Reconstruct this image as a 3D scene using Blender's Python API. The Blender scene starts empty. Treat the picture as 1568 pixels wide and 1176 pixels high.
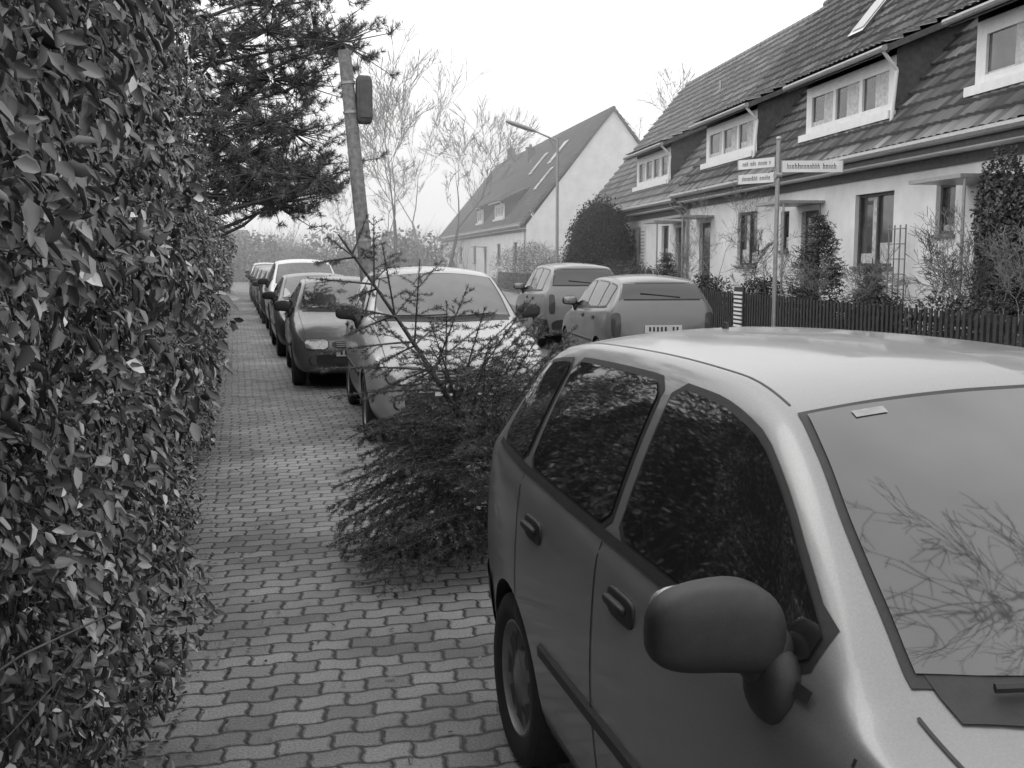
import bpy, math, random
import numpy as np
from mathutils import Vector
from mathutils.bvhtree import BVHTree
R=random.Random(7); rng=np.random.default_rng(11)
scene=bpy.context.scene
rad=math.radians
# ------------------------------------------------------------------ materials
def newmat(name):
    m=bpy.data.materials.new(name); m.use_nodes=True
    nt=m.node_tree; b=nt.nodes['Principled BSDF']
    return m,nt,b
def g(v): return (v,v,v,1)
def N(nt,t,**kw):
    n=nt.nodes.new(t)
    for k,v in kw.items(): setattr(n,k,v)
    return n
def simple(name,c,rough=.6,metal=0,var=.25,scale=6,bump=0,bscale=60,ior=1.45,coat=0,det=4):
    m,nt,b=newmat(name)
    b.inputs['Roughness'].default_value=rough; b.inputs['Metallic'].default_value=metal
    b.inputs['IOR'].default_value=ior; b.inputs['Coat Weight'].default_value=coat
    b.inputs['Coat Roughness'].default_value=.06
    tc=N(nt,'ShaderNodeTexCoord')
    if var>0:
        no=N(nt,'ShaderNodeTexNoise'); no.inputs['Scale'].default_value=scale; no.inputs['Detail'].default_value=det
        no.inputs['Roughness'].default_value=.65
        mr=N(nt,'ShaderNodeMapRange'); mr.inputs['From Min'].default_value=.3; mr.inputs['From Max'].default_value=.7
        mr.inputs['To Min'].default_value=c*(1-var); mr.inputs['To Max'].default_value=c*(1+var)
        nt.links.new(tc.outputs['Object'],no.inputs['Vector']); nt.links.new(no.outputs['Fac'],mr.inputs['Value'])
        nt.links.new(mr.outputs['Result'],b.inputs['Base Color'])
    else: b.inputs['Base Color'].default_value=g(c)
    if bump>0:
        n2=N(nt,'ShaderNodeTexNoise'); n2.inputs['Scale'].default_value=bscale; n2.inputs['Detail'].default_value=3
        bp=N(nt,'ShaderNodeBump'); bp.inputs['Strength'].default_value=bump; bp.inputs['Distance'].default_value=.01
        nt.links.new(tc.outputs['Object'],n2.inputs['Vector']); nt.links.new(n2.outputs['Fac'],bp.inputs['Height'])
        nt.links.new(bp.outputs['Normal'],b.inputs['Normal'])
    return m
def foliage(name,rough=.45,spec=.5):
    m,nt,b=newmat(name)
    a=N(nt,'ShaderNodeAttribute',attribute_name='shade')
    nt.links.new(a.outputs['Fac'],b.inputs['Base Color'])
    b.inputs['Roughness'].default_value=rough; b.inputs['Specular IOR Level'].default_value=spec
    return m
def math_(nt,op,a,bv=None,c=None):
    n=N(nt,'ShaderNodeMath',operation=op)
    for i,x in enumerate((a,bv,c)):
        if x is None: continue
        if isinstance(x,(int,float)): n.inputs[i].default_value=x
        else: nt.links.new(x,n.inputs[i])
    return n.outputs[0]
def tile_mat(name,c,var):
    m,nt,b=newmat(name); b.inputs['Roughness'].default_value=.75
    a=N(nt,'ShaderNodeAttribute',attribute_name='shade')
    tc=N(nt,'ShaderNodeTexCoord')
    no=N(nt,'ShaderNodeTexNoise'); no.inputs['Scale'].default_value=.8; no.inputs['Detail'].default_value=6; nt.links.new(tc.outputs['Object'],no.inputs['Vector'])
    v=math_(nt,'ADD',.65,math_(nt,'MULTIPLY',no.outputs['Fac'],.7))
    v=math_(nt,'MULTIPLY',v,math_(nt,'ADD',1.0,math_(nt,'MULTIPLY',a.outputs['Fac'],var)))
    nt.links.new(math_(nt,'MULTIPLY',v,c),b.inputs['Base Color'])
    return m
def paver_mat():
    m,nt,b=newmat('concrete_pavers')
    tc=N(nt,'ShaderNodeTexCoord')
    wn=N(nt,'ShaderNodeTexNoise'); wn.inputs['Scale'].default_value=1.3; nt.links.new(tc.outputs['Object'],wn.inputs['Vector'])
    sx=N(nt,'ShaderNodeSeparateXYZ'); nt.links.new(tc.outputs['Object'],sx.inputs[0])
    wob=math_(nt,'MULTIPLY',math_(nt,'SUBTRACT',wn.outputs['Fac'],.5),.09)
    x=math_(nt,'ADD',sx.outputs[0],wob); y=math_(nt,'ADD',sx.outputs[1],wob)
    PW,PH=.18,.118
    s=math_(nt,'SINE',math_(nt,'MULTIPLY',x,2*math.pi/PW))
    s=math_(nt,'MULTIPLY',s,1.7)
    s=math_(nt,'MAXIMUM',math_(nt,'MINIMUM',s,1.0),-1.0)
    r=math_(nt,'ADD',math_(nt,'DIVIDE',y,PH),math_(nt,'MULTIPLY',s,.06))
    row=math_(nt,'FLOOR',r); fr=math_(nt,'FRACT',r)
    par=math_(nt,'MULTIPLY',math_(nt,'MODULO',row,2.0),.5)
    s2=math_(nt,'SINE',math_(nt,'MULTIPLY',fr,2*math.pi))
    c=math_(nt,'ADD',math_(nt,'ADD',math_(nt,'DIVIDE',x,PW),par),math_(nt,'MULTIPLY',s2,.035))
    col=math_(nt,'FLOOR',c); fc=math_(nt,'FRACT',c)
    dr=math_(nt,'MULTIPLY',math_(nt,'MINIMUM',fr,math_(nt,'SUBTRACT',1.0,fr)),PH)
    dc=math_(nt,'MULTIPLY',math_(nt,'MINIMUM',fc,math_(nt,'SUBTRACT',1.0,fc)),PW)
    d=math_(nt,'MINIMUM',dr,dc)
    n2=N(nt,'ShaderNodeTexNoise'); n2.inputs['Scale'].default_value=30; n2.inputs['Detail'].default_value=4; nt.links.new(tc.outputs['Object'],n2.inputs['Vector'])
    d=math_(nt,'ADD',d,math_(nt,'MULTIPLY',math_(nt,'SUBTRACT',n2.outputs['Fac'],.5),.014))
    mr=N(nt,'ShaderNodeMapRange',interpolation_type='SMOOTHSTEP'); nt.links.new(d,mr.inputs['Value'])
    mr.inputs['From Min'].default_value=.0025; mr.inputs['From Max'].default_value=.009
    mask=mr.outputs['Result']
    cv=N(nt,'ShaderNodeCombineXYZ'); nt.links.new(row,cv.inputs[0]); nt.links.new(col,cv.inputs[1])
    wno=N(nt,'ShaderNodeTexWhiteNoise'); nt.links.new(cv.outputs[0],wno.inputs['Vector'])
    n3=N(nt,'ShaderNodeTexNoise'); n3.inputs['Scale'].default_value=.9; n3.inputs['Detail'].default_value=5; nt.links.new(tc.outputs['Object'],n3.inputs['Vector'])
    n4=N(nt,'ShaderNodeTexNoise'); n4.inputs['Scale'].default_value=110; n4.inputs['Detail'].default_value=3; nt.links.new(tc.outputs['Object'],n4.inputs['Vector'])
    v=math_(nt,'ADD',.15,math_(nt,'MULTIPLY',wno.outputs['Value'],.10))
    v=math_(nt,'ADD',v,math_(nt,'MULTIPLY',math_(nt,'SUBTRACT',n3.outputs['Fac'],.5),.42))
    v=math_(nt,'MULTIPLY',v,math_(nt,'ADD',.0,math_(nt,'MULTIPLY',n4.outputs['Fac'],2.0)))
    v=math_(nt,'MAXIMUM',v,.05)
    out=math_(nt,'ADD',math_(nt,'MULTIPLY',v,mask),math_(nt,'MULTIPLY',math_(nt,'SUBTRACT',1.0,mask),.025))
    nt.links.new(out,b.inputs['Base Color'])
    b.inputs['Roughness'].default_value=.6
    mr2=N(nt,'ShaderNodeMapRange',interpolation_type='SMOOTHSTEP'); nt.links.new(d,mr2.inputs['Value'])
    mr2.inputs['From Min'].default_value=.002; mr2.inputs['From Max'].default_value=.016
    h=math_(nt,'ADD',mr2.outputs['Result'],math_(nt,'MULTIPLY',n4.outputs['Fac'],.3))
    h=math_(nt,'ADD',h,math_(nt,'MULTIPLY',wno.outputs['Value'],.4))
    bp=N(nt,'ShaderNodeBump'); bp.inputs['Strength'].default_value=.9; bp.inputs['Distance'].default_value=.011
    nt.links.new(h,bp.inputs['Height']); nt.links.new(bp.outputs['Normal'],b.inputs['Normal'])
    return m
M={}
M['paver']=paver_mat()
M['asphalt']=simple('asphalt',.09,.8,var=.3,scale=3,bump=.6,bscale=150)
M['soil']=simple('garden_soil',.08,.95,var=.6,scale=9,bump=1,bscale=25)
M['kerb']=simple('kerb_stone',.22,.85,var=.35,scale=14,bump=.5)
M['slab']=simple('pavement_slab',.22,.85,var=.3,scale=5,bump=.4)
M['stucco']=simple('white_render',.74,.9,var=.12,scale=1.3,bump=.5,bscale=90,det=8)
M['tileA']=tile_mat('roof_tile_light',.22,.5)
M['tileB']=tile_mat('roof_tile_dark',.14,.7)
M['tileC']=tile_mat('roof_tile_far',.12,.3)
M['dark']=simple('dark_wood',.035,.7,var=.3,scale=10)
M['trimdark']=simple('dark_trim',.08,.6,var=.3,scale=9)
M['whitep']=simple('white_paint',.70,.45,var=.08)
M['metal']=simple('galvanised_metal',.32,.45,metal=.5,var=.2,scale=20)
M['gwall']=simple('window_glass',.07,.05,var=.6,scale=1.6,ior=1.8)
M['curtain']=simple('curtain',.5,.9,var=.3,scale=12)
M['fence']=simple('fence_wood',.03,.75,var=.5,scale=14)
M['bark']=simple('bark',.09,.9,var=.5,scale=18,bump=1,bscale=40)
M['barkfar']=simple('bark_haze',.22,.9,var=.3,scale=3)  # bark made paler, putting distance haze into its colour
M['polewood']=simple('pole_wood',.2,.8,var=.45,scale=16,bump=.5)
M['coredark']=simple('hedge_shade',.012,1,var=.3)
M['twig']=simple('hedge_twigs',.10,.8,var=.4,scale=20)
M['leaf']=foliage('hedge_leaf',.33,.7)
M['needle']=foliage('spruce_needles',.55,.35)
M['fol']=foliage('foliage_matte',.7,.25)
M['tyre']=simple('tyre_rubber',.018,.75,var=.3,scale=30)
M['rim']=simple('wheel_rim',.22,.45,metal=.5,var=.25)
M['plastic']=simple('black_plastic',.022,.5,var=.2,scale=40,bump=.2,bscale=600)
M['glass']=simple('car_glass',.012,.03,var=0,ior=1.8)
M['wglass']=simple('windscreen_glass',.06,.03,var=.6,scale=1.4,ior=1.9,det=3)
M['lamp']=simple('headlamp_lens',.3,.08,metal=.4,var=.3,scale=30,ior=1.6)
M['tail']=simple('tail_lamp',.05,.15,var=.1)
M['plate']=simple('number_plate',.5,.4,var=.1)
M['ink']=simple('sign_lettering',.02,.5,var=0)
def paint(name,c,metal=.35,var=.1,rough=.4,coat=.6):
    # fine metallic grain plus an irregular film of road dirt
    m,nt,b=newmat(name)
    tc=N(nt,'ShaderNodeTexCoord')
    n1=N(nt,'ShaderNodeTexNoise'); n1.inputs['Scale'].default_value=260; n1.inputs['Detail'].default_value=2; nt.links.new(tc.outputs['Object'],n1.inputs['Vector'])
    n2=N(nt,'ShaderNodeTexNoise'); n2.inputs['Scale'].default_value=3.5; n2.inputs['Detail'].default_value=6; nt.links.new(tc.outputs['Object'],n2.inputs['Vector'])
    v=math_(nt,'ADD',1-var*1.2,math_(nt,'MULTIPLY',n1.outputs['Fac'],var*2.4))
    v=math_(nt,'MULTIPLY',v,math_(nt,'ADD',.82,math_(nt,'MULTIPLY',n2.outputs['Fac'],.36)))
    nt.links.new(math_(nt,'MULTIPLY',v,c),b.inputs['Base Color'])
    nt.links.new(math_(nt,'ADD',rough-.12,math_(nt,'MULTIPLY',n2.outputs['Fac'],.24)),b.inputs['Roughness'])
    nt.links.new(math_(nt,'MULTIPLY',n2.outputs['Fac'],.16),b.inputs['Coat Roughness'])
    b.inputs['Metallic'].default_value=metal; b.inputs['Coat Weight'].default_value=coat
    return m
# ------------------------------------------------------------------ mesh helpers
def link(o,parent=None):
    scene.collection.objects.link(o)
    if parent is not None: o.parent=parent
    return o
def empty(name,loc=(0,0,0),rz=0):
    e=bpy.data.objects.new(name,None); e.location=loc; e.rotation_euler=(0,0,rz); e.empty_display_size=.2
    return link(e)
def raw(name,V,F,mats,parent=None,mi=None,smooth=False,sharp=None):
    me=bpy.data.meshes.new(name); me.from_pydata([tuple(v) for v in V],[],F)
    for m in (mats if isinstance(mats,list) else [mats]): me.materials.append(m)
    if mi is not None: me.polygons.foreach_set('material_index',mi)
    if smooth:
        me.polygons.foreach_set('use_smooth',[True]*len(me.polygons))
        if sharp: me.set_sharp_from_angle(angle=rad(sharp))
    me.update()
    return link(bpy.data.objects.new(name,me),parent)
def quads_np(name,V,Fq,mat,parent=None,shade=None,smooth=False):
    V=np.ascontiguousarray(V,dtype=np.float32); Fq=np.ascontiguousarray(Fq,dtype=np.int32)
    me=bpy.data.meshes.new(name)
    me.vertices.add(len(V)); me.vertices.foreach_set('co',V.ravel())
    n=len(Fq); me.loops.add(n*4); me.loops.foreach_set('vertex_index',Fq.ravel())
    me.polygons.add(n); me.polygons.foreach_set('loop_start',np.arange(0,n*4,4,dtype=np.int32))
    if smooth: me.polygons.foreach_set('use_smooth',np.ones(n,dtype=bool))
    me.update(calc_edges=True); me.materials.append(mat)
    if shade is not None:
        a=me.attributes.new('shade','FLOAT','POINT' if len(shade)==len(V) else 'FACE'); a.data.foreach_set('value',np.ascontiguousarray(shade,dtype=np.float32))
    return link(bpy.data.objects.new(name,me),parent)
class MB:
    def __init__(s): s.V=[];s.F=[];s.I=[];s.mats=[]
    def mi(s,m):
        if m not in s.mats: s.mats.append(m)
        return s.mats.index(m)
    def poly(s,pts,m):
        b=len(s.V); s.V+=list(pts); s.F.append(tuple(range(b,b+len(pts)))); s.I.append(s.mi(m))
    def box(s,x0,x1,y0,y1,z0,z1,m):
        b=len(s.V); s.V+=[(x,y,z) for x in(x0,x1) for y in(y0,y1) for z in(z0,z1)]
        for f in((0,1,3,2),(4,6,7,5),(0,4,5,1),(2,3,7,6),(0,2,6,4),(1,5,7,3)):
            s.F.append(tuple(b+i for i in f)); s.I.append(s.mi(m))
    def tube(s,p0,p1,r0,r1,m,n=8,cap=True):
        p0=Vector(p0);p1=Vector(p1);d=(p1-p0).normalized()
        a=d.orthogonal().normalized(); c=d.cross(a); b=len(s.V)
        for p,r in((p0,r0),(p1,r1)):
            for i in range(n):
                t=2*math.pi*i/n; s.V.append(tuple(p+a*math.cos(t)*r+c*math.sin(t)*r))
        for i in range(n):
            j=(i+1)%n; s.F.append((b+i,b+j,b+n+j,b+n+i)); s.I.append(s.mi(m))
        if cap:
            s.F.append(tuple(b+i for i in range(n))[::-1]); s.I.append(s.mi(m))
            s.F.append(tuple(b+n+i for i in range(n))); s.I.append(s.mi(m))
    def blob(s,c,r,m,p=.6,nu=20,nv=12,fn=None):
        b=len(s.V)
        def q(v): return math.copysign(abs(v)**p,v)
        for j in range(nv+1):
            ph=-math.pi/2+math.pi*j/nv
            for i in range(nu):
                th=2*math.pi*i/nu
                P=[q(math.cos(ph))*q(math.cos(th)),q(math.cos(ph))*q(math.sin(th)),q(math.sin(ph))]
                P=[P[k]*r[k] for k in range(3)]
                if fn: P=fn(P)
                s.V.append((c[0]+P[0],c[1]+P[1],c[2]+P[2]))
        for j in range(nv):
            for i in range(nu):
                k=(i+1)%nu
                s.F.append((b+j*nu+i,b+j*nu+k,b+(j+1)*nu+k,b+(j+1)*nu+i)); s.I.append(s.mi(m))
    def grid(s,rows,m):
        nr=len(rows); nc=len(rows[0])
        idx={}
        for j,rw in enumerate(rows):
            for i,p in enumerate(rw):
                if p is not None: idx[(j,i)]=len(s.V); s.V.append(tuple(p))
        for j in range(nr-1):
            for i in range(nc-1):
                k=[(j,i),(j,i+1),(j+1,i+1),(j+1,i)]
                if all(q in idx for q in k):
                    s.F.append(tuple(idx[q] for q in k)); s.I.append(s.mi(m))
    def build(s,name,parent=None,smooth=False,sharp=40):
        return raw(name,s.V,s.F,s.mats,parent,s.I,smooth,sharp)
def norm(a): return a/np.maximum(np.linalg.norm(a,axis=1,keepdims=True),1e-9)
def leaves(name,P,D,Nn,L,W,shade,mat,parent=None,fold=.25):
    D=norm(D); S=norm(np.cross(D,Nn)); Nn=np.cross(S,D)
    L=np.asarray(L)[:,None]; W=np.asarray(W)[:,None]; n=len(P)
    V=np.empty((n,6,3)); cu=rng.uniform(-.05,.35,(n,1))
    V[:,0]=P; V[:,3]=P+D*L-Nn*L*cu
    V[:,1]=P+D*L*.3+S*W*.5+Nn*W*fold; V[:,2]=P+D*L*.7+S*W*.38+Nn*W*fold*.7-Nn*L*cu*.35
    V[:,5]=P+D*L*.3-S*W*.5+Nn*W*fold; V[:,4]=P+D*L*.7-S*W*.38+Nn*W*fold*.7-Nn*L*cu*.35
    b=np.arange(n)[:,None]*6
    F=np.concatenate([b+np.array([[0,1,2,3]]),b+np.array([[0,3,4,5]])])
    return quads_np(name,V.reshape(-1,3),F,mat,parent,np.repeat(shade,6))
def blades(name,P,D,L,w,shade,mat,parent=None):
    D=norm(D); S=norm(np.cross(D,rng.normal(size=D.shape))); n=len(P)
    L=np.asarray(L)[:,None]
    V=np.empty((n,4,3)); V[:,0]=P-S*w; V[:,1]=P+S*w; V[:,2]=P+D*L+S*w*.45; V[:,3]=P+D*L-S*w*.45
    return quads_np(name,V.reshape(-1,3),np.arange(n*4).reshape(-1,4),mat,parent,np.repeat(shade,4))
def tubes(name,segs,mat,parent=None,sides=4):
    A=np.array(segs,dtype=float); p0=A[:,0:3];p1=A[:,3:6];r0=A[:,6:7];r1=A[:,7:8]
    D=norm(p1-p0); ref=np.where(np.abs(D[:,2:3])>.9,np.array([[1.,0,0]]),np.array([[0,0,1.]]))
    a=norm(np.cross(D,ref)); c=np.cross(D,a); n=len(A)
    V=np.empty((n,2*sides,3))
    for i in range(sides):
        t=2*math.pi*i/sides; o=a*math.cos(t)+c*math.sin(t)
        V[:,i]=p0+o*r0; V[:,sides+i]=p1+o*r1
    b=np.arange(n)[:,None]*2*sides
    F=np.concatenate([b+np.array([[i,(i+1)%sides,sides+(i+1)%sides,sides+i]]) for i in range(sides)])
    return quads_np(name,V.reshape(-1,3),F,mat,parent,smooth=True)
A7=rad(7); C7,S7=math.cos(A7),math.sin(A7)
def H(v,u,z=0): return Vector((v*C7+u*S7,-v*S7+u*C7,z))
# ------------------------------------------------------------------ ground
mb=MB(); mb.poly([(-300,-100,-.13),(400,-100,-.13),(400,500,-.13),(-300,500,-.13)],M['soil']); mb.build('ground')
mb=MB(); mb.poly([(2.5,-40,-.12),(14,-40,-.12),(30,160,-.12),(2.5,160,-.12)],M['asphalt']); mb.build('road')
mb=MB(); mb.box(-.4,2.6,-8,110,-.12,0,M['paver']); mb.build('paved_path')
mb=MB(); 
for i in range(118): mb.box(2.603,2.73,-8+i,-8+i+.99,-.12,.005,M['kerb'])
mb.build('kerb')
mb=MB()
for i in range(118): mb.box(-.46,-.403,-8+i,-8+i+.985,-.1,.035+R.random()*.02,M['kerb'])
mb.build('path_edging')
mb=MB(); mb.poly([(-40,-8,.01),(-.463,-8,.01),(-.463,110,.01),(-40,110,.01)],M['soil']); mb.build('garden_ground')
e=empty('pavement',(0,0,0),-A7)
mb=MB(); mb.box(5.55,7.5,-10,170,-.12,0,M['slab']); mb.box(5.4,5.547,-10,170,-.12,.006,M['kerb']); mb.build('slabs',e)
e=empty('front_garden_ground',(0,0,0),-A7)
mb=MB(); mb.box(7.503,60,-10,220,-.12,.03,M['soil']); mb.build('soil',e)
# ------------------------------------------------------------------ hedge
def hedge_h(y): return 2.25+ 1.6/(1+np.exp((y-7.4)*1.1))+.12*np.sin(y*1.7)+.08*np.sin(y*4.1)
def hedge_x(y,z):
    return -.45+.12*np.sin(y*2.3+z*1.3)+.10*np.sin(y*5.1-z*3.7)+.07*np.sin(z*7+y*9)+.05*np.sin(y*.7)+.045*z - .06*np.clip(.6-z,0,1)
hed=empty('hedge')
def hedge_leaves(nm,y0,y1,n,l0,l1,dep,zmax=9):
    y=rng.uniform(y0,y1,n); hh=hedge_h(y); z=rng.uniform(.03,1,n)*hh
    depth=rng.exponential(dep,n); depth=np.minimum(depth,.5)
    topm=z>hh-.18
    x=hedge_x(y,z)-depth-np.where(topm,rng.uniform(0,.7,n),0)
    cl=np.sin(y*11+z*5)*np.sin(z*9-y*4)+.6*np.sin(y*23+z*17)+.5*np.sin(y*4.3-z*6.1)
    keep=((cl+rng.normal(0,.45,n))>-.45)&(z<zmax)
    y,z,x,depth,cl=y[keep],z[keep],x[keep],depth[keep],cl[keep]; n=len(y)
    sp=np.stack([np.sin(y*31+z*7),np.sin(z*29+y*13),np.sin(y*17-z*23)],1)
    P=np.stack([x+.05*cl,y,z],1)
    D=rng.normal(0,.45,(n,3))+sp*.5+np.array([.40,-.1,-.75]); Nn=rng.normal(0,.55,(n,3))-sp*.45+np.array([.75,-.25,.55])
    L=rng.uniform(l0,l1,n)*rng.choice([.65,.9,1,1.2],n); W=L*rng.uniform(.38,.60,n)
    sh=np.clip(rng.lognormal(math.log(.125),.8,n),.025,.62)*np.clip(1-depth*1.9,.18,1)  # random leaf tone; brightest imitate glints, deeper ones darkened as painted shade
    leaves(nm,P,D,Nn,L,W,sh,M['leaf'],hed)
hedge_leaves('leaves_near',1.3,4.5,66000,.022,.044,.13,3.0)
hedge_leaves('leaves_mid',4.5,11,56000,.028,.050,.13)
hedge_leaves('leaves_far',11,60,48000,.055,.09,.12)
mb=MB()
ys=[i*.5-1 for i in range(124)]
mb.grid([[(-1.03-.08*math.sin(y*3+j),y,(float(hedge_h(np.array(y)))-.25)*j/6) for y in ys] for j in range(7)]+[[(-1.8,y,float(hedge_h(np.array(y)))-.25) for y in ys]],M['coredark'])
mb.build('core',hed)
segs=[]
for i in range(1800):
    big=i<40
    y=R.uniform(1.3,12); x=R.uniform(-.95,-.45) if not big else R.uniform(-.85,-.65); z=R.uniform(0,2.6) if not big else 0; p=np.array([x,y,z]); d=np.array([R.gauss(.25,.3),R.gauss(0,.35),R.gauss(.8,.3)]) if not big else np.array([R.gauss(0,.08),R.gauss(0,.15),1.]); r=R.uniform(.0015,.005) if not big else .014
    for k in range(3):
        q=p+d/np.linalg.norm(d)*(R.uniform(.1,.2) if not big else .6); q[0]=min(q[0],-.22); segs.append([*p,*q,r,r*.8]); p=q
        if not big: d=d+np.array([R.gauss(0,.3) for _ in range(3)])
        r*=.8
tubes('twigs',segs,M['twig'],hed)
n=2600; y=rng.uniform(1.5,24,n); x=np.where(rng.random(n)<.78,-.4+rng.exponential(.09,n),rng.uniform(-.3,2.2,n))
P=np.stack([x,y,np.full(n,.012)],1); D=rng.normal(0,1,(n,3)); D[:,2]*=.12; Nn=rng.normal(0,.15,(n,3)); Nn[:,2]+=1
leaves('leaf_litter',P,D,Nn,rng.uniform(.012,.04,n),rng.uniform(.008,.02,n),np.where(rng.random(n)<.06,.5,rng.uniform(.03,.12,n)),M['leaf'])
# ------------------------------------------------------------------ pine tree
pine=empty('pine_tree')
blobs=[]
for (x,z) in [(1.2,4.75),(.9,5.3),(.55,4.1),(.0,4.7),(.85,3.45),(.35,2.85),(-.2,3.4),(-.5,4.3),(-.9,2.9),(-1.3,3.6),(-1.5,4.6),(-.4,5.4),(.4,6.0),(-1.2,6.2),(-.2,6.8),(-2.2,5.2),(-2.6,4.0),(-2.,3.),(1.3,5.9),(-1.,7.3),(-2.4,6.6),(.1,2.6),(-.6,2.5),(.6,5.0),(-.5,3.9),(.8,3.0),(.1,3.9),(.45,3.45),(-.9,4.9),(-.7,3.2),(.5,4.6),(-1.2,5.3),(0.,5.4),(.8,2.55),(.55,2.45),(.2,3.15),(.95,4.2),(-.3,2.9),(1.45,4.5),(1.05,2.7)]:
    blobs.append((x,15+R.uniform(-1.3,1.0),z))
segs=[]; T0=np.array([-1.9,15.4,0.]); p=T0.copy()
for k in range(9):
    q=p+np.array([R.gauss(.05,.06),R.gauss(0,.05),.95]); segs.append([*p,*q,.2-.018*k,.2-.018*(k+1)]); p=q
tuft=[]; tdir=[]
for (bx,by,bz) in blobs:
    s=np.array([-1.75,15.4,max(1.8,bz-.5)]); e_=np.array([bx,by,bz]); pr=s
    for k in range(1,6):
        t=k/5; q=s+(e_-s)*t+np.array([0,0,-.25*math.sin(t*3.14)])+np.array([R.gauss(0,.05) for _ in range(3)]); segs.append([*pr,*q,.05*(1-t*.8)+.006,.05*(1-t*.8)+.003]); pr=q
    for k in range(44):
        o=np.array([R.gauss(0,.38),R.gauss(0,.40),R.gauss(0,.17)]); q=e_+o
        segs.append([*(e_+o*.1),*q,.010,.005])
        od=o/max(np.linalg.norm(o),.01)+np.array([.1,0,.7]); od/=np.linalg.norm(od)
        # short upturned shoot carrying bottle-brush needle clusters
        for j in range(5): tuft.append(q+od*(j*.045-.04)+np.array([R.gauss(0,.02),R.gauss(0,.02),0])); tdir.append(od)
        segs.append([*q,*(q+od*.18),.005,.003])
tubes('trunk_and_limbs',segs,M['bark'],pine,4)
tuft=np.array(tuft); tdir=np.array(tdir); m=20
P=np.repeat(tuft,m,0); D=norm(rng.normal(0,1,P.shape))+np.repeat(tdir,m,0)*.75
sh=np.repeat(np.clip(rng.lognormal(math.log(.10),.4,len(tuft)),.03,.26),m)
blades('needles',P,D,rng.uniform(.06,.11,len(P)),.0036,sh,M['needle'],pine)
# ------------------------------------------------------------------ discarded christmas tree
xt=empty('discarded_christmas_tree')
base=np.array([1.55,5.55,.12]); tip=np.array([.64,6.75,1.82]); ax=tip-base; Lx=np.linalg.norm(ax); ax/=Lx
a1=np.cross(ax,[0,1,0]); a1/=np.linalg.norm(a1); a2=np.cross(ax,a1)
segs=[]; twg=[]
def curve_pt(t): return base+ax*Lx*t+np.array([.05*math.sin(t*3.1),0,0])
for k in range(14):
    t0,t1=k/14,(k+1)/14; segs.append([*curve_pt(t0),*curve_pt(t1),.026*(1-t0)+.007,.026*(1-t1)+.007])
twg.append((curve_pt(.88),curve_pt(1.0),1))
hs=[.03,.06,.09,.12,.16,.20,.24,.28,.33,.38,.44,.52,.61,.71,.81,.92]
for wi,h in enumerate(hs):
    nb=13 if h<.42 else (6 if h<.6 else 4); ph=R.random()*6
    for b in range(nb):
        th=ph+2*math.pi*b/nb+R.gauss(0,.2)
        rd=a1*math.cos(th)+a2*math.sin(th)
        Lb=(1.06*(1-h)**.62+.08)*R.uniform(.7,1.06)
        up=.10+.6*h
        d=rd+ax*up; d/=np.linalg.norm(d)
        ns=9; p=curve_pt(h+R.gauss(0,.008))
        for s in range(ns):
            d2=d+np.array([0,0,-.50*(1-h)*(s/ns)+.10*(s/ns)**2]); d2/=np.linalg.norm(d2)
            q=p+d2*Lb/ns; q[2]=max(q[2],.03+.04*R.random())
            segs.append([*p,*q,.006*(1-s/ns)+.002,.006*(1-(s+1)/ns)+.002])
            if s>=(1 if h<.5 else 3): twg.append((p,q,1))
            sd=np.cross(d2,[0,0,1.]); sd/=np.linalg.norm(sd)+1e-9
            if s>=2:
                for sg in(-1,1):
                    if R.random()<(.12 if h<.42 else .45): continue
                    lt=Lb*.38*(1-(s/ns)*.66)*R.uniform(.6,1.1)
                    td=d2*.75+sd*sg*.8+np.array([0,0,R.gauss(-.18,.12)]); td/=np.linalg.norm(td)
                    m1=p+td*lt*.5; e2=p+td*lt+np.array([0,0,-.12*lt]); e2[2]=max(e2[2],.03); m1[2]=max(m1[2],.03)
                    segs.append([*p,*m1,.002,.0015]); segs.append([*m1,*e2,.0015,.001])
                    twg.append((p,m1,.7)); twg.append((m1,e2,1.3))
                    for kk in range(2 if h<.42 else 1):
                        st=p+(e2-p)*R.uniform(.3,.75); td2=td+d2*R.uniform(-.2,.9)+sd*R.gauss(0,.5)+np.array([0,0,R.gauss(-.1,.15)]); td2/=np.linalg.norm(td2)
                        e3=st+td2*lt*.42; e3[2]=max(e3[2],.025); twg.append((st,e3,1.2))
            p=q
tubes('stem_and_branches',segs,M['bark'],xt,3)
PP=[];DD=[];SS=[]
for a,b,w in twg:
    L=np.linalg.norm(b-a); n=max(4,int(L*430)); t=rng.random((n,1)); d=(b-a)/max(L,1e-6)
    rr=rng.normal(size=(n,3)); rr-= (rr@d)[:,None]*d; rr=norm(rr)
    PP.append(a+(b-a)*t); DD.append(d*.9+rr+np.array([0,0,.10])); SS.append(np.clip(rng.normal(.085*w,.04,n),.02,.24))
PP=np.concatenate(PP);DD=np.concatenate(DD);SS=np.concatenate(SS)
print('xmas needles',len(PP))
blades('needles',PP,DD,rng.uniform(.014,.024,len(PP)),.0016,SS,M['needle'],xt)
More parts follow.
